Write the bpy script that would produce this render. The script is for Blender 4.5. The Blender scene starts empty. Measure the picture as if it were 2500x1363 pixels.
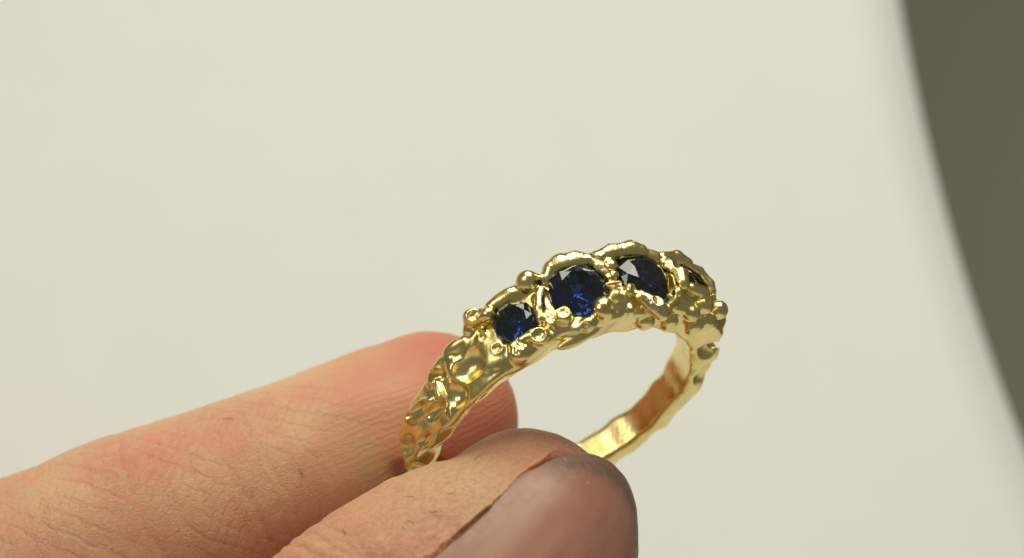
import bpy, bmesh, math
import numpy as np
from mathutils import Vector, Matrix
from mathutils.bvhtree import BVHTree

MM = 0.001                      # everything below is laid out in millimetres, built at real size
R = math.radians
scene = bpy.context.scene
COL = scene.collection

# ---------------------------------------------------------------- camera, world, lamps, exposure
cam_d = bpy.data.cameras.new('camera')
cam = bpy.data.objects.new('camera', cam_d); COL.objects.link(cam)
cam.location = (0, -225*MM, 0); cam.rotation_euler = (R(90), 0, 0)
cam_d.lens = 129.6; cam_d.sensor_width = 36
cam_d.clip_start = 0.005; cam_d.clip_end = 20
cam_d.dof.use_dof = True
cam_d.dof.focus_distance = 218.5*MM
cam_d.dof.aperture_fstop = 40
scene.camera = cam

world = bpy.data.worlds.new('World'); scene.world = world; world.use_nodes = True
bg = world.node_tree.nodes['Background']
bg.inputs[0].default_value = (1.0, 0.97, 0.84, 1); bg.inputs[1].default_value = 0.15

def area(name, loc, target, sx, sy, power, col):
    l = bpy.data.lights.new(name, 'AREA'); l.shape = 'RECTANGLE'
    l.size = sx*MM; l.size_y = sy*MM; l.energy = power; l.color = col
    o = bpy.data.objects.new(name, l); COL.objects.link(o)
    o.location = Vector(loc)*MM
    d = Vector(target) - Vector(loc)
    o.rotation_euler = d.to_track_quat('-Z', 'Y').to_euler()
    return o
area('side_lamp', (-170, -190, 120), (0, 60, -10), 120, 120, 0.16, (1.0, 0.985, 0.86))
key = area('overhead_lamp', (22, -62, 265), (5, 45, -40), 260, 190, 0.405, (1.0, 0.985, 0.86))
key.data.spread = R(118)                        # softbox with a shallow grid

vs = scene.view_settings
vs.view_transform = 'Standard'; vs.look = 'None'; vs.exposure = 0.0; vs.gamma = 1.0
vs.use_curve_mapping = False
scene.render.film_transparent = False
cy = scene.cycles
cy.use_denoising = True
cy.max_bounces = 14; cy.transmission_bounces = 12; cy.glossy_bounces = 8; cy.diffuse_bounces = 4
cy.caustics_reflective = True; cy.caustics_refractive = True
cy.sample_clamp_indirect = 6.0

# ---------------------------------------------------------------- helpers
def link(o, parent=None):
    COL.objects.link(o)
    if parent is not None: o.parent = parent
    return o

def mesh_from(name, V, F, mat, parent=None, smooth=True, normals=None):
    me = bpy.data.meshes.new(name)
    V = np.asarray(V, np.float32)*MM
    F = np.asarray(F, np.int32)
    n, k = F.shape
    me.vertices.add(len(V)); me.vertices.foreach_set('co', V.ravel())
    me.loops.add(n*k); me.loops.foreach_set('vertex_index', F.ravel())
    me.polygons.add(n); me.polygons.foreach_set('loop_start', np.arange(0, n*k, k, dtype=np.int32))
    me.polygons.foreach_set('use_smooth', np.full(n, smooth))
    me.update(calc_edges=True); me.validate()
    if normals is not None:
        me.normals_split_custom_set_from_vertices(np.asarray(normals, np.float32))
    me.materials.append(mat)
    o = bpy.data.objects.new(name, me)
    return link(o, parent)

def set_attr(me, name, vals):
    a = me.attributes.new(name, 'FLOAT', 'POINT'); a.data.foreach_set('value', np.asarray(vals, np.float32))
def set_vec(me, name, vals):
    a = me.attributes.new(name, 'FLOAT_VECTOR', 'POINT'); a.data.foreach_set('vector', np.asarray(vals, np.float32).ravel())

def _hash(i, j, k, seed):
    h = (i.astype(np.int64)*374761393 + j.astype(np.int64)*668265263 + k.astype(np.int64)*2147483647 + seed*144269504) & 0xffffffff
    h = ((h ^ (h >> 13))*1274126177) & 0xffffffff
    h = (h ^ (h >> 16))
    return (h & 0xffff).astype(np.float32)/32767.5 - 1.0
def vnoise(P, freq, seed=0):
    Q = P*freq; I = np.floor(Q); f = (Q - I).astype(np.float32); I = I.astype(np.int64)
    f = f*f*f*(f*(f*6-15)+10)
    out = 0
    for a in (0, 1):
        wa = f[:, 0] if a else 1-f[:, 0]
        for b in (0, 1):
            wb = f[:, 1] if b else 1-f[:, 1]
            for c in (0, 1):
                wc = f[:, 2] if c else 1-f[:, 2]
                out = out + wa*wb*wc*_hash(I[:, 0]+a, I[:, 1]+b, I[:, 2]+c, seed)
    return out

def surface_nets(D, org, h, ids=None):
    inside = D < 0
    n0, n1, n2 = D.shape
    cnt = np.zeros((n0-1, n1-1, n2-1), np.uint8)
    corners = [(a, b, c) for a in (0, 1) for b in (0, 1) for c in (0, 1)]
    for a, b, c in corners:
        cnt += inside[a:n0-1+a, b:n1-1+b, c:n2-1+c]
    cell = (cnt > 0) & (cnt < 8)
    ci = np.argwhere(cell)
    index = np.full(cell.shape, -1, np.int32); index[cell] = np.arange(len(ci))
    vals = {k: D[ci[:, 0]+k[0], ci[:, 1]+k[1], ci[:, 2]+k[2]] for k in corners}
    acc = np.zeros((len(ci), 3)); num = np.zeros(len(ci))
    for p in corners:
        for ax in range(3):
            if p[ax] == 0:
                q = list(p); q[ax] = 1; q = tuple(q)
                d0, d1 = vals[p], vals[q]; m = (d0 < 0) != (d1 < 0)
                t = d0/np.where(m, d0-d1, 1)
                pt = np.tile(np.array(p, float), (len(ci), 1)); pt[:, ax] = t
                acc[m] += pt[m]; num += m
    V = org + h*(ci + acc/num[:, None])
    quads = []
    for ax in range(3):
        sl0 = [slice(1, -1)]*3; sl1 = [slice(1, -1)]*3
        sl0[ax] = slice(0, -1); sl1[ax] = slice(1, None)
        A = inside[tuple(sl0)]; B = inside[tuple(sl1)]
        e = np.argwhere(A != B); flip = A[tuple(e.T)]
        e = e.copy()
        for j in range(3):
            if j != ax: e[:, j] += 1
        b, c = (ax+1) % 3, (ax+2) % 3
        def cid(db, dc):
            g = e.copy(); g[:, b] -= db; g[:, c] -= dc
            return index[g[:, 0], g[:, 1], g[:, 2]]
        q = np.stack([cid(1, 1), cid(0, 1), cid(0, 0), cid(1, 0)], 1)
        q[~flip] = q[~flip][:, ::-1]
        quads.append(q)
    Fq = np.concatenate(quads); Fq = Fq[(Fq >= 0).all(1)]
    vid = None
    if ids is not None:
        g = np.rint((V-org)/h).astype(int)
        vid = ids[g[:, 0], g[:, 1], g[:, 2]]
    return V, Fq, vid

def vert_normals(V, F):
    n = np.cross(V[F[:, 2]]-V[F[:, 0]], V[F[:, 3]]-V[F[:, 1]])
    N = np.zeros_like(V)
    for k in range(4): np.add.at(N, F[:, k], n)
    return N/np.maximum(np.linalg.norm(N, axis=1, keepdims=True), 1e-12)

# ---------------------------------------------------------------- materials
class NT:
    def __init__(self, name):
        self.m = bpy.data.materials.new(name); self.m.use_nodes = True
        self.t = self.m.node_tree; self.b = self.t.nodes['Principled BSDF']
    def n(self, ty, **kw):
        x = self.t.nodes.new(ty)
        for k, v in kw.items(): setattr(x, k, v)
        return x
    def l(self, a, b): self.t.links.new(a, b)
    def math(self, op, a, b=None, c=None):
        x = self.n('ShaderNodeMath', operation=op)
        for i, v in enumerate((a, b, c)):
            if v is None: continue
            if isinstance(v, (int, float)): x.inputs[i].default_value = v
            else: self.l(v, x.inputs[i])
        return x.outputs[0]
    def mix(self, f, a, b, mode='MIX'):
        x = self.n('ShaderNodeMix', data_type='RGBA', blend_type=mode)
        for s, v in ((x.inputs[0], f), (x.inputs[6], a), (x.inputs[7], b)):
            if isinstance(v, (int, float)): s.default_value = v
            elif isinstance(v, tuple): s.default_value = v+(1,) if len(v) == 3 else v
            else: self.l(v, s)
        return x.outputs[2]
    def ramp(self, v, lo, hi, a=0., b=1., smooth=True):
        x = self.n('ShaderNodeMapRange'); x.interpolation_type = 'SMOOTHSTEP' if smooth else 'LINEAR'
        self.l(v, x.inputs[0])
        for i, q in enumerate((lo, hi, a, b)): x.inputs[i+1].default_value = q
        return x.outputs[0]
    def attr(self, name, out='Fac'):
        x = self.n('ShaderNodeAttribute'); x.attribute_name = name; return x.outputs[out]
    def noise(self, vec, scale, detail=3, rough=.5, dist=0.):
        x = self.n('ShaderNodeTexNoise'); self.l(vec, x.inputs['Vector'])
        x.inputs['Scale'].default_value = scale; x.inputs['Detail'].default_value = detail
        x.inputs['Roughness'].default_value = rough; x.inputs['Distortion'].default_value = dist
        return x.outputs['Fac']
    def mapping(self, vec, scale=(1, 1, 1), rot=(0, 0, 0)):
        x = self.n('ShaderNodeMapping'); self.l(vec, x.inputs[0])
        x.inputs['Scale'].default_value = scale; x.inputs['Rotation'].default_value = rot
        return x.outputs[0]
    def bump(self, h, strength, dist, prev=None):
        x = self.n('ShaderNodeBump'); x.inputs['Strength'].default_value = strength
        x.inputs['Distance'].default_value = dist; self.l(h, x.inputs['Height'])
        if prev is not None: self.l(prev, x.inputs['Normal'])
        return x.outputs[0]

def gold_mat():
    g = NT('gold'); b = g.b
    tc = g.n('ShaderNodeTexCoord').outputs['Object']
    b.inputs['Metallic'].default_value = 1
    n1 = g.noise(tc, 700, 3)
    b.inputs['Base Color'].default_value = (0.86, 0.67, 0.27, 1)
    c = g.mix(g.ramp(n1, .35, .7), (0.89, 0.715, 0.27), (0.94, 0.79, 0.37))
    g.l(c, b.inputs['Base Color'])
    rg = g.ramp(g.noise(tc, 900, 4, .6), .35, .75, .20, .38)
    g.l(rg, b.inputs['Roughness'])
    fine = g.noise(tc, 3500, 3, .6)
    scr = g.noise(g.mapping(tc, (9000, 900, 900), (.4, .7, .2)), 1.0, 2)
    n = g.bump(fine, .14, .00004)
    n = g.bump(scr, .22, .00004, n)
    g.l(n, b.inputs['Normal'])
    return g.m
def sapphire_mat():
    g = NT('sapphire'); b = g.b
    b.inputs['Base Color'].default_value = (0.010, 0.033, 0.16, 1)
    b.inputs['Roughness'].default_value = 0.015
    b.inputs['IOR'].default_value = 1.77
    b.inputs['Transmission Weight'].default_value = 1.0
    return g.m
def skin_mat():
    g = NT('skin'); b = g.b
    uv = g.attr('skin_uv', 'Vector')          # millimetres along / around the finger
    red = g.attr('flush_shade'); pale = g.attr('pale'); dirt_shade = g.attr('dirt_shade'); tip = g.attr('tip')
    plates_m = g.attr('plates')
    big = g.noise(uv, .28, 3); mid = g.noise(uv, 1.1, 4, .6)
    base = g.mix(g.ramp(big, .35, .68), (0.68, 0.415, 0.225), (0.68, 0.335, 0.20))
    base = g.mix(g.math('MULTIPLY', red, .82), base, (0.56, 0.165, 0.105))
    base = g.mix(g.math('MULTIPLY', pale, .9), base, (0.58, 0.385, 0.19))
    # dry plates: polygon cells divided by fine grooves
    warp = g.n('ShaderNodeVectorMath', operation='ADD')
    nz = g.n('ShaderNodeTexNoise'); g.l(uv, nz.inputs['Vector']); nz.inputs['Scale'].default_value = 1.3
    sc = g.n('ShaderNodeVectorMath', operation='SCALE'); g.l(nz.outputs['Color'], sc.inputs[0]); sc.inputs['Scale'].default_value = .7
    g.l(uv, warp.inputs[0]); g.l(sc.outputs[0], warp.inputs[1]); wuv = warp.outputs[0]
    def vor(vec, scale, feat):
        v = g.n('ShaderNodeTexVoronoi', feature=feat, voronoi_dimensions='2D'); g.l(vec, v.inputs['Vector'])
        v.inputs['Scale'].default_value = scale; return v
    v1 = vor(g.mapping(wuv, (1.0, 1.35, 1), (0, 0, .5)), 1.9, 'DISTANCE_TO_EDGE').outputs['Distance']
    v2 = vor(g.mapping(wuv, (1.0, 1.7, 1), (0, 0, -.35)), 2.6, 'DISTANCE_TO_EDGE').outputs['Distance']
    vc = vor(g.mapping(wuv, (1.0, 1.35, 1), (0, 0, .5)), 1.9, 'F1').outputs['Color']
    sep = g.n('ShaderNodeSeparateColor'); g.l(vc, sep.inputs[0])
    cell_r = sep.outputs[0]
    pl1 = g.ramp(v1, 0.0, .10); pl2 = g.ramp(v2, 0.0, .13)
    cells = g.math('ADD', g.math('MULTIPLY', pl1, .6), g.math('MULTIPLY', pl2, .5))
    # papillary ridges on the pad
    wv = g.n('ShaderNodeTexWave', wave_type='BANDS', bands_direction='Y'); g.l(g.mapping(wuv, (.25, 1, 1), (0, 0, .18)), wv.inputs['Vector'])
    wv.inputs['Scale'].default_value = .62; wv.inputs['Distortion'].default_value = 1.6; wv.inputs['Detail'].default_value = 2
    wv.inputs['Detail Scale'].default_value = .35
    ridges = wv.outputs['Fac']
    # sets of fine parallel creases
    def lines(rot, scale, dist, lo, hi):
        w_ = g.n('ShaderNodeTexWave', wave_type='BANDS', bands_direction='X'); g.l(g.mapping(wuv, (1, 1, 1), (0, 0, rot)), w_.inputs['Vector'])
        w_.inputs['Scale'].default_value = scale; w_.inputs['Distortion'].default_value = dist; w_.inputs['Detail'].default_value = 2
        w_.inputs['Detail Scale'].default_value = .8
        return g.ramp(w_.outputs['Fac'], lo, hi)
    lm1 = g.ramp(g.noise(uv, .16, 2), .47, .60); lm2 = g.ramp(g.noise(g.mapping(uv, (1, 1, 1), (0, 0, 1.)), .2, 2), .45, .6)
    cr1 = g.math('MULTIPLY', lines(.70, .50, 1.2, .55, 1.0), lm1)
    cr2 = g.math('MULTIPLY', lines(-.75, .30, 2.0, .72, 1.0), lm2)
    cr3 = g.math('MULTIPLY', lines(.05, .16, 2.5, .93, 1.0), g.math('MULTIPLY', plates_m, .35))
    crease = g.math('ADD', g.math('ADD', g.math('MULTIPLY', cr1, .6), g.math('MULTIPLY', cr2, .8)), cr3)
    crease = g.math('MULTIPLY', crease, g.math('ADD', g.math('MULTIPLY', plates_m, .8), .2))
    base = g.mix(g.math('MULTIPLY', crease, .20), base, (0.48, 0.16, 0.085))
    # groove colour is redder, plate tops drier and paler
    gro = g.math('MULTIPLY', g.math('SUBTRACT', 1.0, pl1), plates_m)
    base = g.mix(g.math('MULTIPLY', gro, .22), base, (0.50, 0.20, 0.11))
    top = g.math('MULTIPLY', g.math('MULTIPLY', g.ramp(cell_r, .50, .9), pl1), plates_m)
    base = g.mix(g.math('MULTIPLY', top, .36), base, (0.62, 0.40, 0.25))
    base = g.mix(g.math('MULTIPLY', g.ramp(mid, .5, .75), .22), base, (0.55, 0.32, 0.185))
    sp = g.math('MULTIPLY', g.ramp(g.noise(uv, 3.6, 4, .72), .62, .72), g.math('ADD', g.math('MULTIPLY', plates_m, .35), .05))
    base = g.mix(sp, base, (0.78, 0.60, 0.44))  # pale specks painted into the skin colour as tiny glints
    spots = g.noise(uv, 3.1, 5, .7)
    dd = g.math('MULTIPLY', dirt_shade, g.ramp(spots, .42, .62))
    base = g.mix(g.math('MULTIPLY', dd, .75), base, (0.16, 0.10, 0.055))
    g.l(base, b.inputs['Base Color'])
    b.inputs['Subsurface Weight'].default_value = 0.7
    b.inputs['Subsurface Radius'].default_value = (1.0, 0.32, 0.14)
    b.inputs['Subsurface Scale'].default_value = 0.0011
    b.inputs['IOR'].default_value = 1.42
    rg = g.ramp(g.noise(uv, 2.2, 4, .65), .3, .7, .42, .62)
    g.l(rg, b.inputs['Roughness'])
    hgt = g.math('MULTIPLY', cells, g.math('ADD', g.math('MULTIPLY', plates_m, .85), .15))
    hgt = g.math('MULTIPLY', hgt, g.ramp(g.noise(uv, .22, 2), .35, .65, .35, 1.0))
    n = g.bump(hgt, .45, .00011)
    n = g.bump(g.math('MULTIPLY', crease, -1.0), .38, .00010, n)
    n = g.bump(g.math('MULTIPLY', ridges, tip), .17, .00010, n)
    n = g.bump(g.noise(uv, 6.0, 4, .7), .6, .00008, n)
    g.l(n, b.inputs['Normal'])
    return g.m
def nail_mat():
    g = NT('nail'); b = g.b
    uv = g.attr('skin_uv', 'Vector'); dirt_shade = g.attr('dirt_shade'); rim = g.attr('rim')
    base = g.mix(g.ramp(g.noise(uv, .25, 3), .3, .7), (0.47, 0.225, 0.16), (0.40, 0.18, 0.125))
    str_ = g.noise(g.mapping(uv, (.12, 3.5, 1)), 1.0, 3)
    base = g.mix(g.math('MULTIPLY', g.ramp(str_, .45, .8), .10), base, (0.46, 0.28, 0.19))
    base = g.mix(g.math('MULTIPLY', g.attr('pale'), .45), base, (0.55, 0.36, 0.25))
    base = g.mix(g.math('MULTIPLY', rim, .35), base, (0.34, 0.20, 0.13))
    fl = g.math('MULTIPLY', g.attr('fleck'), g.ramp(g.noise(uv, 2.6, 5, .7), .56, .66))
    base = g.mix(g.math('MULTIPLY', fl, .8), base, (0.72, 0.60, 0.50))
    d = g.math('MULTIPLY', dirt_shade, g.ramp(g.noise(uv, 1.6, 5, .7), .30, .58, .35, 1.))
    base = g.mix(g.math('MULTIPLY', d, .80), base, (0.155, 0.13, 0.10))
    g.l(base, b.inputs['Base Color'])
    b.inputs['Subsurface Weight'].default_value = .35
    b.inputs['Specular IOR Level'].default_value = .32
    b.inputs['Subsurface Radius'].default_value = (1, .4, .25); b.inputs['Subsurface Scale'].default_value = .0006
    rg = g.ramp(g.noise(uv, 1.8, 4, .65), .3, .7, .32, .5); g.l(rg, b.inputs['Roughness'])
    n = g.bump(str_, .22, .00005)
    n = g.bump(fl, .5, .00006, n); n = g.bump(g.noise(uv, 5, 4, .7), .25, .00004, n); g.l(n, b.inputs['Normal'])
    return g.m
def plain(name, col, rough, bump=0., scale=300., var=.0):
    g = NT(name); b = g.b
    tc = g.n('ShaderNodeTexCoord').outputs['Object']
    n = g.noise(tc, scale, 4)
    c2 = tuple(x*(1-var) for x in col)
    g.l(g.mix(g.ramp(n, .3, .7), col, c2), b.inputs['Base Color'])
    b.inputs['Roughness'].default_value = rough
    b.inputs['Specular IOR Level'].default_value = .3
    if bump: g.l(g.bump(n, bump, .0001), b.inputs['Normal'])
    return g.m

GOLD, SAPPHIRE, SKIN, NAIL = gold_mat(), sapphire_mat(), skin_mat(), nail_mat()
WHITE = plain('white_card', (0.80, 0.80, 0.755), .85, .05, 120, .015)
GREY = plain('grey_wall', (0.585, 0.545, 0.42), .9, .05, 6, .10)
LINT = plain('lint', (0.03, 0.025, 0.02), .8)

# ---------------------------------------------------------------- the setting: white card sweep with a round cut-away, grey wall behind
def build_backdrop():
    lean, y0, s0 = R(25), 92., -10.             # the card leans back 25 degrees, then sweeps forward below
    bend, rad = -75., 70.
    prof = [(y0+(s-s0)*math.sin(lean), s0+(s-s0)*math.cos(lean)) for s in np.linspace(260, bend, 34)]
    yb, zb = prof[-1]
    a0, a1 = math.pi/2-lean, 0.
    for a in np.linspace(a0, a1, 20)[1:]:        # direction turns from the slope to level
        prof.append((yb-rad*(math.cos(a)-math.cos(a0)), zb-rad*(math.sin(a0)-math.sin(a))))
    yl, zl = prof[-1]
    for k in np.linspace(0, 170, 20)[1:]: prof.append((yl-k, zl))
    prof = np.array(prof); t = np.linspace(0, len(prof)-1, 420)
    prof = np.stack([np.interp(t, np.arange(len(prof)), prof[:, j]) for j in range(2)], 1)
    def edge(y, z):                              # the card's right border is cut on a long round curve
        k = (225+y)/225; v = 681.5-z*40/k
        q = 5290.**2-(v+863)**2
        xp = 7411-math.sqrt(q) if q > 0 and v < 3600 else 7411
        return min((xp-1250)/40*k, 300.)
    prof = [(edge(y, z), y, z) for y, z in prof]
    nu = 60; V = []
    for xr, y, z in prof:
        for u in np.linspace(0, 1, nu): V.append((-300+(xr+300)*u, y, z))
    n = len(prof); F = []
    for i in range(n-1):
        for j in range(nu-1):
            a = i*nu+j; F.append((a, a+nu, a+nu+1, a+1))
    o = mesh_from('backdrop', V, F, WHITE)
    m = o.modifiers.new('thick', 'SOLIDIFY'); m.thickness = .6*MM; m.offset = 1
    o['kind'] = 'structure'
    V = [(-900, 330, -500), (900, 330, -500), (900, 330, 700), (-900, 330, 700), (-900, 336, -500), (900, 336, -500), (900, 336, 700), (-900, 336, 700)]
    F = [(0, 1, 2, 3), (5, 4, 7, 6), (4, 0, 3, 7), (1, 5, 6, 2), (3, 2, 6, 7), (4, 5, 1, 0)]
    w = mesh_from('wall', V, F, GREY, smooth=False); w['kind'] = 'structure'
build_backdrop()

# ---------------------------------------------------------------- ring frame (millimetres, world)
RC = np.array([2.785, 0., -7.43])
RN = np.array([0.42217456, -0.474, -0.7727177])
E1 = np.array([-0.22726303, -0.88052484, 0.41596576])
E2 = np.array([-0.87756490, 0., -0.47945786])
RB = np.stack([E1, E2, RN])                     # rows: local axes in world
RI = 8.53
def to_ring(P): return (P-RC) @ RB.T
def to_world(L): return L @ RB + RC

TH = np.array([-180, -140, -112, -97, -82, -68, -44, -21, 0, 10, 20, 32, 50, 70, 110, 180.])
WO = np.array([1.10, 1.15, 1.35, 1.65, 2.05, 2.25, 2.45, 2.40, 2.20, 2.10, 2.00, 1.90, 1.72, 1.50, 1.2, 1.10])
RO = np.array([9.9, 9.95, 10.2, 10.5, 11.0, 11.25, 11.45, 11.4, 11.05, 10.8, 10.5, 10.35, 10.25, 10.15, 10.0, 9.9])
ZC = np.array([0, 0, 0, -.05, -.15, -.25, -.3, -.35, -.25, 0, .22, .32, .26, .15, 0, 0.])
WI = np.array([1.15, 1.2, 1.3, 1.35, 1.4, 1.4, 1.4, 1.4, 1.35, 1.35, 1.35, 1.4, 1.4, 1.32, 1.18, 1.15])

def build_ring():
    h = 0.062
    ext = np.array([13.4, 13.4, 3.7]); org = -ext
    dims = np.ceil(2*ext/h).astype(int)+1
    ax = [(org[i]+h*np.arange(dims[i])).astype(np.float32) for i in range(3)]
    X, Y = np.meshgrid(ax[0], ax[1], indexing='ij')
    rr = np.hypot(X, Y)[:, :, None]; th = np.degrees(np.arctan2(Y, X))
    wo = np.interp(th, TH, WO)[:, :, None].astype(np.float32); ro = np.interp(th, TH, RO)[:, :, None].astype(np.float32)
    zc = np.interp(th, TH, ZC)[:, :, None].astype(np.float32); wi = np.interp(th, TH, WI)[:, :, None].astype(np.float32)
    u = np.clip((rr-RI)/(ro-RI), 0, 1)
    w = wi+(wo-wi)*u; z0 = zc*u
    Z = ax[2][None, None, :]
    rho = .45
    wob = lambda ph, a: (a*(np.sin(R(1)*th*9+ph)+.8*np.sin(R(1)*th*17+2*ph)+.6*np.sin(R(1)*th*29+3.1*ph)))[:, :, None].astype(np.float32)
    w = w+np.where(Z > 0, wob(.7, .055), wob(2.9, .055))
    ro = ro+wob(4.2, .05)
    ri = RI+wob(1.7, .03)
    qx = np.abs(rr-(ro+ri)/2)-(ro-ri)/2+rho
    qz = np.abs(Z-z0)-w+rho
    D = (np.sqrt(np.maximum(qx, 0)**2+np.maximum(qz, 0)**2)+np.minimum(np.maximum(qx, qz), 0)-rho).astype(np.float32)
    ID = np.zeros(D.shape, np.uint8)

    def frame(t, z, r):
        c, s = math.cos(R(t)), math.sin(R(t))
        return np.array([r*c, r*s, z]), np.array([-s, c, 0.]), np.array([0, 0, 1.]), np.array([c, s, 0.])
    def box(c, rad):
        lo = np.maximum(np.floor((c-rad-org)/h).astype(int), 0); hi = np.minimum(np.ceil((c+rad-org)/h).astype(int)+1, dims)
        sl = tuple(slice(a, b) for a, b in zip(lo, hi))
        G = np.stack(np.meshgrid(ax[0][sl[0]], ax[1][sl[1]], ax[2][sl[2]], indexing='ij'), -1)
        return sl, G
    def union(sl, d, k, pid):
        a = D[sl]
        hh = np.clip(.5+.5*(a-d)/k, 0, 1)
        new = a*(1-hh)+d*hh-k*hh*(1-hh)
        if pid is not None: ID[sl] = np.where(d < a, pid, ID[sl])
        D[sl] = new
    def subtract(sl, d, k):
        a = D[sl]; b = -d
        hh = np.clip(.5-.5*(a-b)/k, 0, 1)      # smooth max
        D[sl] = a*(1-hh)+b*hh+k*hh*(1-hh)
    def ell_d(G, c, axes, rad):
        L = np.stack([(G-c) @ a for a in axes], -1)
        rad = np.array(rad)
        k0 = np.linalg.norm(L/rad, axis=-1); k1 = np.linalg.norm(L/rad**2, axis=-1)
        return np.where(k1 > 1e-6, k0*(k0-1)/np.maximum(k1, 1e-6), -rad.min()).astype(np.float32)
    def axes_at(t, z, r, rot=0, tilt=0, tz=0):
        c, et, ez, er = frame(t, z, r)
        a = et*math.cos(R(rot))+ez*math.sin(R(rot)); b = np.cross(er, a)
        # tilt the radial axis toward +theta (tilt) or +z (tz)
        er2 = er+et*math.tan(R(tilt))+ez*math.tan(R(tz)); er2 /= np.linalg.norm(er2)
        a = a-er2*a.dot(er2); a /= np.linalg.norm(a); b = np.cross(er2, a)
        return c, (a, b, er2)
    def add(t, z, r, rad, k=.25, pid=None, rot=0, tilt=0, tz=0):
        c, A = axes_at(t, z, r, rot, tilt, tz)
        sl, G = box(c, max(rad)+2*k); union(sl, ell_d(G, c, A, rad), k, pid)
    def cut(t, z, r, rad, k=.08, rot=0, tilt=0, tz=0):
        c, A = axes_at(t, z, r, rot, tilt, tz)
        sl, G = box(c, max(rad)+2*k); subtract(sl, ell_d(G, c, A, rad), k)
    def tube(pts, k=.2, pid=None):
        for (t0, z0_, r0, a0), (t1, z1, r1, a1) in zip(pts[:-1], pts[1:]):
            p, q = frame(t0, z0_, r0)[0], frame(t1, z1, r1)[0]
            c = (p+q)/2; sl, G = box(c, np.linalg.norm(q-p)/2+max(a0, a1)+2*k)
            s = np.clip(((G-p) @ (q-p))/((q-p) @ (q-p)), 0, 1)
            d = np.linalg.norm(G-p-s[..., None]*(q-p), axis=-1)-(a0+(a1-a0)*s)
            union(sl, d.astype(np.float32), k, pid)

    rng = np.random.default_rng(5)
    # hammered hollows and leaf-like lumps all round the shank
    for t in np.arange(70, 268, 9.5):
        tt = (t+180) % 360-180
        z = rng.uniform(-.9, .9)
        lump = add if t < 222 else (lambda *a_, **k_: None)
        lump(tt+rng.uniform(-3, 3), z, 10.0+rng.uniform(-.05, .15), (rng.uniform(.6, 1.1), rng.uniform(.4, .7), .45), .3, rot=rng.uniform(-50, 50))
        cut(tt+rng.uniform(-3, 6), -z*.8, 10.72+rng.uniform(-.15, .1), (rng.uniform(.9, 1.3), rng.uniform(.6, .9), 1.0), .12, rot=rng.uniform(-40, 40))
        s = rng.choice([-1, 1]); cut(tt+rng.uniform(-4, 4), s*1.75, 9.8+rng.uniform(-.3, .4), (1.0, .85, .8), .15)
    # shank hollows and lumps that show
    add(31, -1.1, 10.25, (1.1, .45, .5), .3, rot=15); add(21, -1.45, 10.45, (.9, .45, .5), .3)
    add(24.6, -.3, 10.45, (.6, 1.0, .42), .25); add(13.2, .9, 10.6, (.6, .6, .4), .25)
    cut(18.6, .25, 11.40, (1.70, 1.10, 1.40), .05, rot=12)               # big leaf hollow
    cut(28.6, 1.10, 11.20, (1.20, 1.05, 1.35), .05, rot=-20)             # second hollow
    cut(31.0, -.75, 11.00, (.80, .55, .85), .05, rot=10)
    add(34.6, 0.45, 10.25, (.34, 1.3, .48), .16, rot=-12)
    cut(40.2, .62, 11.08, (1.50, .72, 1.22), .04, rot=-14)               # narrow leaf
    add(46.5, -.35, 10.25, (1.6, .50, .42), .15, rot=-12)
    cut(47.0, -.42, 11.15, (1.60, .66, 1.12), .04, rot=-14)
    cut(51.5, 1.15, 11.05, (1.4, .62, 1.1), .05, rot=-10)
    cut(62.2, .30, 11.10, (1.35, .90, 1.35), .05, rot=-8)
    cut(60.5, 1.75, 10.0, (1.3, .6, .8), .12)
    cut(21, 2.65, 9.9, (.9, .75, .6), .15); cut(44, 2.25, 9.7, (1.0, .6, .7), .2); cut(31, 2.45, 9.5, (.7, .55, .5), .12)
    # head: broad masses
    add(-4, -2.1, 10.7, (1.9, .6, .7), .4); add(-33, -2.15, 11.0, (1.6, .7, .7), .4); add(-33, .6, 11.3, (.8, 1.1, .55), .3)
    add(-57, -1.5, 11.2, (1.5, .8, .6), .35); add(-56, 1.2, 11.1, (1.5, .9, .6), .35); add(-11, -.4, 11.1, (.55, 1.4, .4), .3)
    add(9, .2, 10.75, (1.0, 1.4, .4), .3); add(-82, .3, 10.9, (1.2, 1.2, .7), .35)
    # scallops under the lower lip, seen from the side
    cut(-36, 2.75, 9.35, (1.1, .75, .75), .10); cut(-47, 2.75, 9.5, (.75, .7, .8), .10); cut(-58, 2.6, 9.3, (1.1, .85, .8), .10)
    cut(-72, 2.35, 9.4, (1.1, .8, .8), .10); cut(-20, 2.75, 9.9, (1.6, .55, .5), .2); cut(-3, 2.5, 9.7, (1.5, .6, .6), .25)
    add(-16, 2.05, 10.5, (1.5, .35, .4), .25, rot=6); add(2, 1.75, 10.2, (1.4, .3, .35), .25, rot=8)
    add(-41, 2.1, 10.3, (.6, .4, .6), .2); add(-52, 2.15, 10.2, (.5, .4, .7), .2); add(-66, 2.1, 10.2, (.5, .4, .7), .2)
    for t, z in ((-28, -2.9), (-45, -2.9), (-62, -2.6), (-10, -2.75), (8, -2.5)):
        cut(t, z, 9.8, (1.2, .6, .8), .15)

    # stone seats
    for (t, z, g, rg) in GEMS:
        c, et, ez, er = frame(t, z, rg)
        sl, G = box(c, 3.4)
        L = G-c; hgt = L @ er; lat = np.sqrt(np.maximum((L**2).sum(-1)-hgt**2, 0))
        rad = np.where(hgt > -.04, g*1.01+np.maximum(hgt, 0)*.12, np.maximum(g*1.01+hgt*1.05, g*.42))
        d = (lat-rad)*.72
        subtract(sl, np.where(hgt > 2.6, 9, d).astype(np.float32), .05)
    # claws: each is a part of its own
    C = iter(range(1, 250))
    names = {}
    def claw(kind='claw'):
        i = next(C); names[i] = kind; return i
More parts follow.
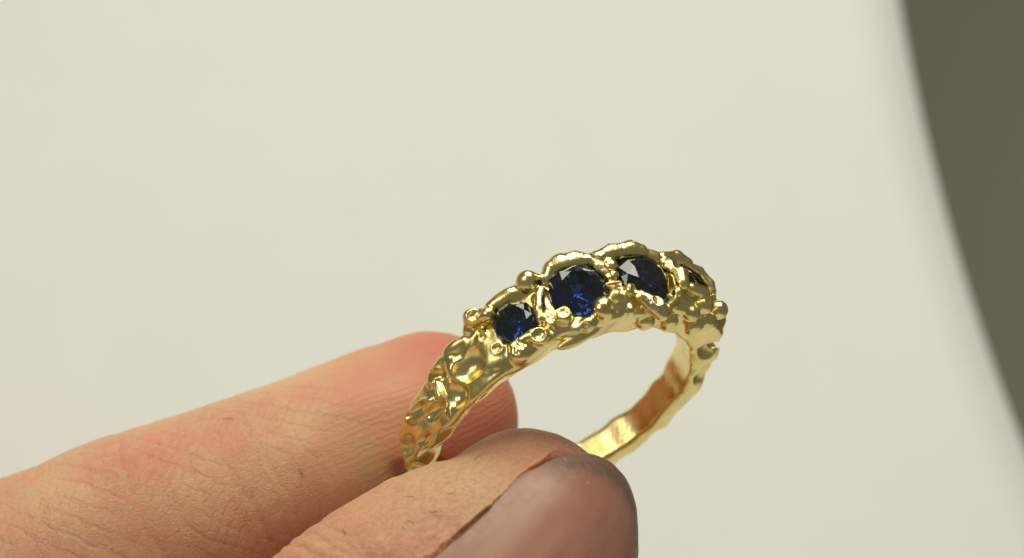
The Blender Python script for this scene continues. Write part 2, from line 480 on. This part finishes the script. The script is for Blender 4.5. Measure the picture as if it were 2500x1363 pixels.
    p = claw(); tube([(12.2, -2.05, 10.75, .42), (10.6, -2.1, 11.05, .5), (5.6, -1.55, 11.35, .42)], .2, p); cut(8.8, -1.95, 11.80, (.62, .44, .55), .04, rot=15)
    p = claw(); add(13.6, -1.75, 10.6, (.45, .4, .45), .2, p)
    p = claw('ridge'); tube([(4.2, -2.05, 11.0, .36), (-3.2, -2.1, 11.05, .40)], .2, p)
    p = claw(); add(-9.3, -2.2, 11.45, (.74, .70, .74), .16, p); tube([(-10, -2.15, 11.4, .5), (-14, -2.05, 11.3, .32)], .2, p)
    p = claw('rim'); tube([(-15.0, -1.85, 11.25, .42), (-17.4, -2.3, 11.35, .56), (-20.5, -2.42, 11.45, .64), (-25, -2.3, 11.55, .60), (-28.3, -2.05, 11.7, .46)], .2, p)
    p = claw('rim'); tube([(-28.6, -2.0, 11.75, .34), (-30.6, -1.3, 11.85, .32), (-31.4, -.4, 11.8, .3)], .2, p)
    p = claw(); add(-11.6, -1.3, 11.4, (.3, .36, .3), .12, p)
    p = claw('ridge'); tube([(-10.2, -1.0, 11.45, .3), (-8.6, -.3, 11.5, .26), (-7.4, .4, 11.45, .3)], .2, p)
    p = claw(); add(-13.6, .95, 11.55, (.62, .62, .68), .14, p); cut(-13.6, .95, 12.66, (.62, .62, .66), .03, tz=12)
    p = claw(); add(-9.6, .75, 11.35, (.34, .62, .4), .14, p, rot=10); cut(-9.4, .75, 11.95, (.22, .5, .34), .05, rot=10)
    p = claw(); tube([(-10.4, 1.35, 11.1, .3), (-15.5, 1.75, 11.1, .3)], .18, p)
    p = claw(); add(-19.5, 1.75, 11.15, (.6, .42, .5), .16, p); cut(-17.8, 2.05, 11.55, (.3, .28, .25), .04)
    p = claw(); add(-25.3, 1.35, 11.6, (.74, .72, .74), .14, p); cut(-27.4, 1.75, 12.55, (.5, .5, .52), .04, tilt=-25, tz=22)
    p = claw(); add(-4.5, 1.25, 11.15, (.62, .58, .55), .16, p); cut(-4.9, 1.35, 11.75, (.5, .46, .45), .04, tz=10)
    p = claw('ridge'); tube([(-2.6, .95, 11.3, .28), (3.4, .95, 11.1, .3)], .18, p)
    p = claw(); add(2.6, 1.45, 10.8, (.75, .62, .6), .18, p)
    for a in range(5): cut(2.6+1.6*math.cos(a*1.3), 1.45+.3*math.sin(a*2.1), 11.45, (.10, .34, .16), .05, rot=-30+20*a)
    p = claw(); add(8.2, .55, 10.85, (.48, .46, .42), .1, p); cut(8.2, .55, 11.34, (.36, .34, .36), .03)
    p = claw(); add(10.4, -.55, 10.9, (.42, .40, .36), .1, p); cut(10.4, -.55, 11.28, (.29, .28, .26), .03)
    p = claw('grain'); add(9.3, -1.0, 11.2, (.2, .2, .22), .04, p)
    p = claw(); tube([(-30.5, -2.1, 11.5, .48), (-37.0, -2.25, 11.7, .56), (-42.5, -2.15, 11.95, .54), (-45.2, -1.85, 12.1, .42)], .2, p); cut(-42.5, -2.5, 12.75, (.5, .3, .4), .05)
    p = claw('rim'); tube([(-46.5, -1.95, 11.75, .38), (-51, -1.55, 11.8, .42)], .2, p)
    p = claw(); add(-34.4, -1.35, 11.65, (.5, .5, .42), .14, p)
    p = claw(); add(-33.2, -.55, 11.75, (.42, .34, .36), .10, p, rot=25)
    p = claw(); add(-31.6, .05, 11.85, (.62, .24, .30), .08, p, rot=-8)
    p = claw(); add(-30.6, .75, 11.6, (.5, .46, .5), .14, p)
    p = claw(); add(-35.4, .72, 11.8, (.46, .42, .5), .08, p, rot=20); cut(-36.6, .9, 12.3, (.3, .5, .3), .03)
    p = claw(); add(-33.8, 1.65, 11.25, (.42, .4, .42), .15, p)
    p = claw(); tube([(-38.2, 1.2, 11.75, .44), (-41.2, 1.95, 11.8, .52), (-42.5, 2.45, 11.6, .45)], .16, p); cut(-40.5, 1.95, 12.95, (1.0, 1.0, .75), .04, tz=16)
    p = claw(); add(-44.6, 2.3, 11.6, (.36, .4, .5), .10, p)
    p = claw('rim'); tube([(-45.5, 2.1, 11.5, .32), (-50, 1.6, 11.6, .34)], .2, p)
    p = claw(); tube([(-55.5, -1.0, 11.75, .55), (-56.5, -.3, 12.05, .52), (-55, .55, 12.0, .46)], .18, p); cut(-56.2, -.6, 12.5, (.5, .4, .4), .08)
    p = claw(); add(-51.8, 1.15, 11.85, (.32, .34, .34), .10, p)
    p = claw(); tube([(-55.0, -1.7, 11.65, .42), (-61.0, -1.75, 11.85, .44), (-64.5, -1.35, 12.0, .36)], .2, p)
    p = claw(); tube([(-66.5, -1.55, 11.75, .26), (-71.5, -1.2, 11.85, .28), (-74.2, -.4, 11.85, .3), (-74.3, .1, 11.75, .26)], .12, p)
    p = claw(); tube([(-58.5, .75, 11.9, .40), (-63.5, 1.0, 11.95, .42)], .12, p)
    p = claw(); add(-64.5, 1.55, 11.5, (.7, .6, .6), .16, p); cut(-63, 1.75, 12.45, (.5, .46, .5), .05, tz=15)
    p = claw(); add(-76.5, 1.15, 11.45, (.62, .58, .62), .14, p); cut(-75.5, 1.5, 12.2, (.35, .3, .35), .05)
    p = claw(); add(-58.5, 2.05, 11.1, (.65, .5, .55), .16, p)
    p = claw(); add(-70.0, 2.0, 10.85, (.65, .5, .55), .18, p)
    p = claw(); add(-84.0, .9, 10.9, (.6, .6, .6), .18, p)
    p = claw(); add(-86.0, -.9, 11.0, (.6, .6, .6), .18, p)

    # cast-metal unevenness
    act = np.argwhere(np.abs(D) < .35)
    P = org+h*act; ia = tuple(act.T)
    rad = np.hypot(P[:, 0], P[:, 1])
    amp = np.clip((rad-RI-.25)/.6, .12, 1.)
    nz = .05*vnoise(P, .8, 1)+.014*vnoise(P, 2.0, 2)
    # burnished, tool-marked metal between the two large stones
    tdeg = np.degrees(np.arctan2(P[:, 1], P[:, 0]))
    rough = np.exp(-((tdeg+34)/8)**2)*np.clip(rad-10.8, 0, .6)/.6+.6*np.exp(-((tdeg+22)/7)**2)*np.clip(-P[:, 2]-1.7, 0, .5)/.5
    nz2 = .038*np.abs(vnoise(P, 4.2, 3))+.03*vnoise(P, 8.0, 4)
    D[ia] += ((nz*amp)+nz2*rough).astype(np.float32)

    V, F, vid = surface_nets(D, org, h, ID)
    # keep the largest shell only
    lab = np.arange(len(V))
    for _ in range(400):
        m = lab[F].min(1); new = lab.copy()
        for k in range(4): np.minimum.at(new, F[:, k], m)
        new = new[new]
        if (new == lab).all(): break
        lab = new
    u, cnt = np.unique(lab, return_counts=True); main = u[cnt.argmax()]
    F = F[(lab[F] == main).all(1)]
    # light smoothing of grid stair-steps
    for _ in range(2):
        A = np.zeros_like(V); N = np.zeros(len(V))
        for k in range(4):
            np.add.at(A, F[:, k], V[F[:, (k+1) % 4]]); np.add.at(N, F[:, k], 1)
            np.add.at(A, F[:, k], V[F[:, (k-1) % 4]]); np.add.at(N, F[:, k], 1)
        ok = N > 0; V[ok] = .5*V[ok]+.5*A[ok]/N[ok][:, None]
    W = to_world(V)
    NN = vert_normals(W, F)
    root = bpy.data.objects.new('ring', None); link(root)
    root.empty_display_size = .01; root.location = Vector(RC)*MM
    root['label'] = 'textured gold ring set with four dark blue round stones, held between finger and thumb'
    root['category'] = 'ring'
    fid = vid[F[:, 0]]
    parts = []
    for pid in np.unique(fid):
        f = F[fid == pid]; u, inv = np.unique(f, return_inverse=True); f = inv.reshape(f.shape)
        if pid and len(f) < 40: continue
        nm = 'band' if pid == 0 else names[int(pid)]
        o = mesh_from(nm, W[u]-RC, f, GOLD, root, True, NN[u])
        parts.append(o)
    small = [p_ for p_ in np.unique(fid) if p_ and (fid == p_).sum() < 40]
    if small:
        f = F[np.isin(fid, small)]; u, inv = np.unique(f, return_inverse=True); f = inv.reshape(f.shape)
        mesh_from('grain', W[u]-RC, f, GOLD, root, True, NN[u])
    return root

GEMS = [(-0.4, -.33, 1.34, 11.24), (-21.3, -.35, 1.80, 11.52), (-43.8, -.15, 1.82, 11.55), (-69.0, -.35, 1.22, 11.2)]

def build_gem(root, t, z, g, rg, spin, tilt):
    bm = bmesh.new()
    hc, tr = .34*g, .60*g
    pts = []
    for k in range(8):
        a = R(45*k); pts.append((tr*math.cos(a), tr*math.sin(a), hc))
        a = R(45*k+22.5); pts.append((.83*g*math.cos(a), .83*g*math.sin(a), hc*.60))
        pts.append((.50*g*math.cos(a), .50*g*math.sin(a), -.52*g))
    for k in range(16):
        a = R(22.5*k); pts += [(g*.985*math.cos(a), g*.985*math.sin(a), .03), (g*.985*math.cos(a), g*.985*math.sin(a), -.03)]
    pts.append((0, 0, -.88*g))
    for p in pts: bm.verts.new(p)
    bmesh.ops.convex_hull(bm, input=bm.verts)
    bmesh.ops.dissolve_limit(bm, angle_limit=R(.6), verts=bm.verts, edges=bm.edges)
    bmesh.ops.recalc_face_normals(bm, faces=bm.faces)
    c, s = math.cos(R(t)), math.sin(R(t))
    er = np.array([c, s, 0]); et = np.array([-s, c, 0]); ez = np.array([0, 0, 1.])
    er = er+et*math.tan(R(tilt[0]))+ez*math.tan(R(tilt[1])); er /= np.linalg.norm(er)
    et = et-er*et.dot(er); et /= np.linalg.norm(et); ez = np.cross(er, et)
    pos = np.array([rg*c, rg*s, z])
    a = R(spin)
    for v in bm.verts:
        x, y, zz = v.co
        x, y = x*math.cos(a)-y*math.sin(a), x*math.sin(a)+y*math.cos(a)
        L = pos+et*x+ez*y+er*zz
        v.co = Vector((L @ RB)*MM)
    me = bpy.data.meshes.new('gemstone'); bm.to_mesh(me); bm.free()
    me.materials.append(SAPPHIRE)
    o = bpy.data.objects.new('gemstone', me); link(o, root)
    return o

ring = build_ring()
for (t, z, g, rg), sp, tl in zip(GEMS, (10, 4, 15, 8), ((0, 0), (2, 8), (-3, 2), (-6, 2))):
    build_gem(ring, t, z, g, rg, sp, tl)

# ---------------------------------------------------------------- hand
def px(x, y, dep):                              # picture plane measure to millimetres at depth dep
    k = (225+dep)/225
    return np.array([(x-1250)/40*k, dep, (681.5-y)/40*k])
def smooth_curve(P, n):
    P = np.asarray(P, float); d = np.r_[0, np.cumsum(np.linalg.norm(np.diff(P[:, :3], axis=0), axis=1))]
    s = np.linspace(0, d[-1], n)
    # Catmull-Rom through the stations
    m = np.gradient(P, d, axis=0)
    i = np.clip(np.searchsorted(d, s, 'right')-1, 0, len(d)-2)
    hseg = (d[i+1]-d[i])[:, None]; t = ((s-d[i])/hseg[:, 0])[:, None]
    h00 = 2*t**3-3*t**2+1; h10 = t**3-2*t**2+t; h01 = -2*t**3+3*t**2; h11 = t**3-t**2
    return s, h00*P[i]+h10*hseg*m[i]+h01*P[i+1]+h11*hseg*m[i+1]

def loft(stations, front, nu, nv, tip_len, blunt=.86):
    """stations: x,y,z, half width in the picture plane, half depth; last station is the centre of the round tip."""
    s, Q = smooth_curve(stations, nu)
    C, a, b = Q[:, :3], Q[:, 3].copy(), Q[:, 4].copy()
    T = np.gradient(C, s, axis=0); T /= np.linalg.norm(T, axis=1, keepdims=True)
    # cap
    nc = nu//4
    ang = np.linspace(0, math.pi/2, nc+1)[1:]
    Cc = C[-1]+T[-1]*(tip_len*np.sin(ang))[:, None]
    fac = np.power(np.maximum(np.cos(ang), 0), blunt)
    C = np.vstack([C, Cc]); a = np.r_[a, a[-1]*fac]; b = np.r_[b, b[-1]*fac]; T = np.vstack([T, np.tile(T[-1], (nc, 1))])
    s = np.r_[s, s[-1]+tip_len*np.sin(ang)]
    def soft(q, wd=31):                          # ease the change from shaft to tip
        k = np.hanning(wd+2)[1:-1]; k /= k.sum()
        sm = np.convolve(np.pad(q, wd//2, 'edge'), k, 'valid')
        bl = np.clip((len(q)-1-np.arange(len(q))-8)/40., 0, 1)
        return q*(1-bl)+sm*bl
    a, b = soft(a, 61), soft(b, 61)
    fr = np.asarray(front, float)
    W = np.cross(T, fr); W /= np.linalg.norm(W, axis=1, keepdims=True)
    Dp = np.cross(W, T)
    ph = np.linspace(0, 2*math.pi, nv, endpoint=False)
    cs, sn = np.cos(ph), np.sin(ph)
    V = C[:, None]+W[:, None]*(a[:, None, None]*cs[None, :, None])+Dp[:, None]*(b[:, None, None]*sn[None, :, None])
    n = len(C)
    I = np.arange(n*nv).reshape(n, nv)
    F = np.stack([I[:-1], I[1:], np.roll(I[1:], -1, 1), np.roll(I[:-1], -1, 1)], -1).reshape(-1, 4)
    uv = np.stack([np.broadcast_to(s[:, None], (n, nv)), np.broadcast_to(np.sin((ph-math.pi/2)/2)[None], (n, nv))*14.0, np.zeros((n, nv))], -1)
    return V.reshape(-1, 3), F, uv.reshape(-1, 3), np.repeat(s, nv), np.tile(ph, n), T[-1]

def press(V, side, soft):
    """flesh gives way where it meets the band"""
    L = to_ring(V); r = np.hypot(L[:, 0], L[:, 1]); z = L[:, 2]*side
    d = np.maximum(np.maximum(8.45-r, r-10.55), 0)
    lim = 1.32-np.minimum(soft*d**1.6, 30)      # must stay beyond the rim of the band
    gap = lim-z
    near = (z > -9)
    mv = np.where(near, np.logaddexp(0, gap*5)/5, 0)
    mv = np.where(gap < -1.2, 0, mv)
    L[:, 2] += side*mv
    return to_world(L), mv

def build_hand():
    # index finger: centre line, half widths
    st = []
    for (x, y, dep, a, bdep) in [(-700, 1830, 4, 8.6, 8.6), (-350, 1635, 3.6, 8.3, 8.2), (-60, 1500, 3.5, 7.75, 7.7), (170, 1410, 3.6, 7.25, 7.3), (300, 1352, 3.8, 7.15, 7.1),
                          (440, 1296, 4.1, 7.0, 7.0), (560, 1248, 4.4, 6.75, 6.8), (700, 1186, 4.9, 6.35, 6.5), (830, 1122, 5.5, 6.0, 6.3), (930, 1075, 6.1, 5.85, 6.2), (1010, 1043, 6.6, 5.62, 6.0), (1060, 1020, 7.0, 5.5, 5.7)]:
        st.append(np.r_[px(x, y, dep), a, bdep])
    V1, F1, uv1, s1, ph1, t1 = loft(st, (0, -1, 0), 560, 420, 5.1)
    smax = s1.max(); fromtip = smax-s1
    N1 = vert_normals(V1, F1)
    d = .10*vnoise(V1, .30, 11)+.018*vnoise(V1, 1.0, 12)
    # flexion wrinkles near the joint, running across the finger
    wob = .8*vnoise(V1, .25, 13)+.15*vnoise(V1, 1.1, 14)
    for c0, amp, wd in ((15.2, .10, .32), (17.3, .12, .35), (19.0, .10, .3), (20.6, .14, .38), (22.6, .12, .35), (24.6, .10, .4), (27.5, .12, .45), (30.5, .08, .4), (12.6, .05, .3)):
        xx = fromtip-c0-wob-1.6*np.sin(ph1-.6)
        d -= .42*amp*np.exp(-(xx/(wd*.7))**2)*np.clip(.6+.7*vnoise(V1, .5, int(c0*10)), .1, 1)
    V1 = V1+N1*d[:, None]
    V1, mv1 = press(V1, -1, 1.1)
    # blanching and ridges follow the flesh; redness also paints shade on tip and underside
    up = np.cos(ph1)                             # +-1 at the edges of the finger in the picture plane
    flush_shade1 = np.clip(.85*np.exp(-((fromtip-2.5)/7.0)**2)+.36*vnoise(V1, .22, 21)+.17+.75*np.clip(-N1[:, 2]+.1, 0, 1), 0, 1)
    Lr = to_ring(V1)
    dist = np.abs(np.hypot(Lr[:, 0], Lr[:, 1])-9.5)
    pale1 = np.clip(np.exp(-((np.hypot(Lr[:, 0], Lr[:, 1])-12.0)/1.1)**2)*np.exp(-(Lr[:, 2]/4.0)**2)*.9+.35*np.clip((fromtip-24)/18, 0, 1), 0, 1)
    tip1 = np.exp(-((fromtip-5)/7.5)**4)
    plates1 = np.clip((fromtip-8)/8, 0, 1)

    # thumb
    st = []
    for (x, y, dep, a, bdep) in [(330, 2330, -6.5, 11.0, 10.2), (640, 2030, -8.7, 10.8, 9.8), (890, 1775, -9, 11.0, 9.2), (1072, 1575, -8.5, 10.3, 8.0), (1187, 1440, -7.8, 8.9, 7.0), (1256, 1360, -7.0, 7.75, 6.3), (1310, 1296, -6.2, 6.35, 5.5)]:
        st.append(np.r_[px(x, y, dep), a, bdep])
    V2, F2, uv2, s2, ph2, t2 = loft(st, (0, -1, 0), 520, 420, 5.3, .74)
    N2 = vert_normals(V2, F2)
    # nail frame
    tip_c = st[-1][:3]
    axis = t2/np.linalg.norm(t2)
    W = np.cross(axis, (0, -1., 0)); W /= np.linalg.norm(W); Dp = np.cross(W, axis)     # W in picture plane, Dp to camera
    if Dp[1] > 0: Dp = -Dp
    lat0 = W if W[0] > 0 else -W                  # to the lower right
    roll = R(24)
    m = Dp*math.cos(roll)+lat0*math.sin(roll)
    lat = lat0*math.cos(roll)-Dp*math.sin(roll)
    m = m+axis*.26; m /= np.linalg.norm(m); axis_n = axis-m*m.dot(axis); axis_n /= np.linalg.norm(axis_n)
    sw = R(-6)                                     # the nail is set a little askew on the thumb
    axis_n, lat = axis_n*math.cos(sw)-lat*math.sin(sw), lat*math.cos(sw)+axis_n*math.sin(sw)
    O = tip_c+lat*.55
    NW = 5.3
    def nail_sdf(A, B):
        # rounded plate outline: half width 6.4, free edge bowed; negative inside (mm, approximate)
        hw = NW+.03*np.maximum(-B, 0)
        Bd = 4.65
        x = np.abs(A)/hw
        edge_b = Bd-7.6*(1-np.sqrt(np.maximum(1-np.minimum(x, 1)**2.0, 0)))-100*np.maximum(x-1, 0)
        return np.maximum(np.maximum(np.abs(A)-hw, B-edge_b)*.85, -14.0-B)
    # nail plate: smooth surface fitted over the thumb
    bvh = BVHTree.FromPolygons([tuple(v) for v in V2], [tuple(f) for f in F2.tolist()])
    pts = []
    for A in np.arange(-5.5, 5.51, .5):
        for B in np.arange(-13, 4.9, .5):
            if nail_sdf(np.array([A]), np.array([B]))[0] < -.1:
                o = O+lat*A+axis_n*B+m*40
                hit = bvh.ray_cast(Vector(o), Vector(-m))
                if hit[0] is not None: pts.append((A, B, (np.array(hit[0])-O) @ m))
    pts = np.array(pts)
    def poly(A, B): return np.stack([np.ones_like(A), A, B, A*A, A*B, B*B, A**3, A*A*B, A*B*B, B**3, A**4, A*A*B*B, B**4], -1)
    co = np.linalg.lstsq(poly(pts[:, 0], pts[:, 1]), pts[:, 2], rcond=None)[0]
    rel = V2-O; A2, B2 = rel @ lat, rel @ axis_n; H2 = N2 @ m
    facing = np.clip((H2+.02)/.25, 0, 1)
    sd = nail_sdf(A2, B2)
    d2 = .10*vnoise(V2, .40, 31)+.05*vnoise(V2, 1.1, 32)
    inside = np.clip(-sd/.5, 0, 1)*facing
    side_w = np.clip((2.4-B2)/2.5, 0, 1)
    fold = np.exp(-((sd-.75)/.6)**2)*facing*side_w
    groove = np.exp(-((sd-.02)/.16)**2)*facing
    d2 = d2*(1-.8*inside)-.45*inside+.20*fold-.10*groove*side_w
    # fine wrinkles of the thumb joint
    ft = s2.max()-s2; wob = .7*vnoise(V2, .5, 33)+.3*vnoise(V2, 1.3, 34)
    for c0, amp in ((13.2, .05), (14.6, .06), (15.8, .07), (17.0, .08), (18.4, .09), (20.2, .1)):
        d2 -= amp*np.exp(-((ft-c0-wob)/.28)**2)*(1-inside)
    base2 = V2.copy()
    V2 = V2+N2*d2[:, None]
    rel = V2-O; Aq, Bq, Hq = rel @ lat, rel @ axis_n, rel @ m
    sq = nail_sdf(Aq, Bq); e_ = np.clip((sq+.16)/.26, 0, 1); e_ = e_*e_*(3-2*e_)
    sw_ = np.clip((1.6-Bq)/2.5, 0, 1)
    lim = poly(Aq, Bq) @ co-.22+e_*(.20+.06*sw_)+(.30+.35*sw_)*np.maximum(sq-.10, 0)
    under = (sq < 1.6) & (H2 > -.1) & (Hq > lim)
    V2 = V2-m*(np.where(under, Hq-lim, 0)*np.clip((1.6-sq)/.6, 0, 1))[:, None]
    V2, mv2 = press(V2, 1, 1.1)
    flush2 = np.clip(.40+.22*vnoise(V2, .25, 41)+.10*np.exp(-((sd-.35)/.45)**2)*facing+.25*np.clip((ft-10)/8, 0, 1), 0, 1)
    Lr = to_ring(V2)
    pale2 = np.clip(.05+.85*np.exp(-((ft-9.0-.25*A2)/2.6)**2)*np.exp(-((A2+7)/3.0)**2)-.3*fold, 0, 1)
    dirt_shade2 = np.clip(.45*np.exp(-((sd-.10)/.12)**2)*facing+.35*np.exp(-((B2-4.2)/2.2)**2)+.24+.14*vnoise(V2, .35, 61), 0, 1)  # grime round the nail; the even part paints the thumb as less lit
    tip2 = np.zeros(len(V2)); plates2 = .35+.6*np.clip((ft-7)/6, 0, 1)

    # palm, the other fingers and the wrist, beyond the frame
    segs = []
    def chain(pts, k=4.):
        for p, q in zip(pts[:-1], pts[1:]): segs.append((np.array(p[:3], float), np.array(q[:3], float), p[3], q[3], k))
    chain([px(-330, 1590, 8.5).tolist()+[7.9], (-78, 14, -42, 9.5), (-112, 20, -66, 13)])
    chain([px(650, 2020, -8).tolist()+[9.6], (-40, -6, -62, 11), (-78, 0, -86, 14), (-120, 14, -100, 17)])
    for j, (y, zz) in enumerate(((26, -48), (40, -56), (52, -66))):
        chain([(-112-2*j, y, -70-4*j, 12), (-76-3*j, y, zz-2, 9), (-44-2*j, y+2, zz-16, 8), (-46, y-1, zz-34, 7.2), (-64, y-3, zz-34, 6.3)])
    chain([(-120, 14, -92, 18), (-120, 42, -92, 17), (-165, 30, -120, 19), (-225, 36, -160, 22)])
    h = 1.6; lo = np.array([-250, -35, -190.]); hi = np.array([5, 85, -15.]); dm = np.ceil((hi-lo)/h).astype(int)+1
    G = np.stack(np.meshgrid(*[lo[i]+h*np.arange(dm[i]) for i in range(3)], indexing='ij'), -1)
    D = np.full(G.shape[:3], 60.)
    for p, q, r0, r1, k in segs:
        t = np.clip(((G-p) @ (q-p))/((q-p) @ (q-p)), 0, 1)
        dd = np.linalg.norm(G-p-t[..., None]*(q-p), axis=-1)-(r0+(r1-r0)*t)
        hh = np.clip(.5+.5*(D-dd)/k, 0, 1); D = D*(1-hh)+dd*hh-k*hh*(1-hh)
    D[0] = np.maximum(D[0], 1)
    V3, F3, _ = surface_nets(D, lo, h)
    n3 = len(V3); z3 = np.zeros(n3)
    n1, n2 = len(V1), len(V2)
    V = np.vstack([V1, V2, V3]); F = np.vstack([F1, F2+n1, F3+n1+n2])
    hand = mesh_from('hand', V, F, SKIN)
    hand['label'] = 'bare hand with grimy thumbnail pinching the gold ring between index finger and thumb'
    hand['category'] = 'hand'
    me = hand.data
    set_vec(me, 'skin_uv', np.vstack([uv1, uv2+np.array([100, 40, 0]), V3]))
    set_attr(me, 'flush_shade', np.r_[flush_shade1, flush2, z3+.2]); set_attr(me, 'pale', np.r_[pale1, pale2, z3+.2])
    set_attr(me, 'dirt_shade', np.r_[np.zeros(n1), dirt_shade2, z3]); set_attr(me, 'tip', np.r_[tip1, tip2, z3])
    set_attr(me, 'plates', np.r_[plates1, plates2, z3+.6])

    # nail plate
    na, nb = 120, 200
    ta = np.linspace(-1, 1, na); tb = np.linspace(0, 1, nb)
    TA, TB = np.meshgrid(ta, tb, indexing='ij')
    B0 = -13.5+18*TB; A = TA*(NW+.12+.03*np.maximum(-B0, 0))
    edge = 4.75-7.6*(1-np.sqrt(np.maximum(1-(np.abs(TA)*.992)**2.0, 0)))
    B = -13.5+(edge+13.5)*TB
    sdn = nail_sdf(A, B)
    H = poly(A, B) @ co+.08
    H = H-.07*np.exp(sdn/.20)                      # edges roll down into the groove
    H = H+.03*vnoise(np.stack([A.ravel(), B.ravel()*.2, A.ravel()*0], -1), 1.2, 51).reshape(A.shape)
    P = O+lat*A[..., None]+axis_n*B[..., None]+m*H[..., None]
    I = np.arange(na*nb).reshape(na, nb)
    Fn = np.stack([I[:-1, :-1], I[1:, :-1], I[1:, 1:], I[:-1, 1:]], -1).reshape(-1, 4)
    nrm = np.cross(P[1, 0]-P[0, 0], P[0, 1]-P[0, 0])
    if nrm @ m < 0: Fn = Fn[:, ::-1]
    nail = mesh_from('nail', P.reshape(-1, 3), Fn, NAIL, hand)
    nail['label'] = 'broad thumbnail with dark grime along its free edge'
    md = nail.modifiers.new('thick', 'SOLIDIFY'); md.thickness = .45*MM; md.offset = -1
    dn = np.clip(np.exp(-((sdn+.85)/.70)**2)*np.clip((B+.6)/2.0, 0, 1)+.3*np.exp(-((sdn+.05)/.16)**2), 0, 1)
    set_attr(nail.data, 'dirt_shade', dn.ravel()); set_attr(nail.data, 'rim', np.clip(1+sdn/1.2, 0, 1).ravel())
    set_attr(nail.data, 'pale', (np.exp(-((A+4.0)/.8)**2)*np.clip((2.5-B)/3, 0, 1)).ravel())
    set_attr(nail.data, 'fleck', np.clip(np.exp(-((A+3.6)/1.1)**2-((B-1.6)/1.6)**2)+.45*np.exp(-((sdn+.3)/.3)**2)*np.clip(B+1, 0, 1), 0, 1).ravel())
    set_vec(nail.data, 'skin_uv', np.stack([B.ravel(), A.ravel(), 0*A.ravel()], -1))
    # dark lint and stubby fibres stuck to the skin
    rng = np.random.default_rng(3)
    bv = BVHTree.FromPolygons([tuple(v) for v in V[:n1+n2]], [tuple(f) for f in F[:len(F1)+len(F2)].tolist()])
    LV, LF = [], []
    spots = [(1165, 1120), (1010, 1205), (985, 1290), (920, 1200), (1000, 1215), (1048, 1160), (1120, 1290), (950, 1165), (1100, 1205), (880, 1245), (1330, 1072), (1230, 1085), (735, 1155), (640, 1310), (560, 905+120), (1290, 1085),
             (1060, 1250), (900, 1330), (1000, 1275), (1180, 1150), (840, 1300), (960, 1330), (1390, 1068)]
    eye = np.array([0, -225., 0])
    for (x, y) in spots[::2]:
        p = px(x, y, 0); q = bv.ray_cast(Vector(eye), Vector((p-eye)/np.linalg.norm(p-eye)))
        if q[0] is None: continue
        c, nn = np.array(q[0]), np.array(q[1]); 
        if nn @ (eye-c) < 0: nn = -nn
        t = np.cross(nn, rng.normal(size=3)); t /= np.linalg.norm(t); b2 = np.cross(nn, t)
        L = rng.uniform(.25, .8); k = rng.uniform(-1.6, 1.6); n_ = 7; r_ = rng.uniform(.010, .018)
        path = []
        for j in range(n_):
            u = j/(n_-1)-.5
            path.append(c+t*(L*u)+b2*(k*L*(u*u-.1)+.08*L*math.sin(9*u+k))+nn*(.03+.05*math.sin(5*u+k)**2))
        o0 = len(LV)
        for j in range(n_):
            for a_ in range(4):
                an = a_*math.pi/2; LV.append(path[j]+(b2*math.cos(an)+nn*math.sin(an))*r_*(1-.5*abs(2*j/(n_-1)-1)))
        for j in range(n_-1):
            for a_ in range(4):
                LF.append((o0+j*4+a_, o0+j*4+(a_+1) % 4, o0+(j+1)*4+(a_+1) % 4, o0+(j+1)*4+a_))
    li = mesh_from('lint', np.array(LV), np.array(LF), LINT, hand); li['kind'] = 'stuff'
    return hand
hand = build_hand()
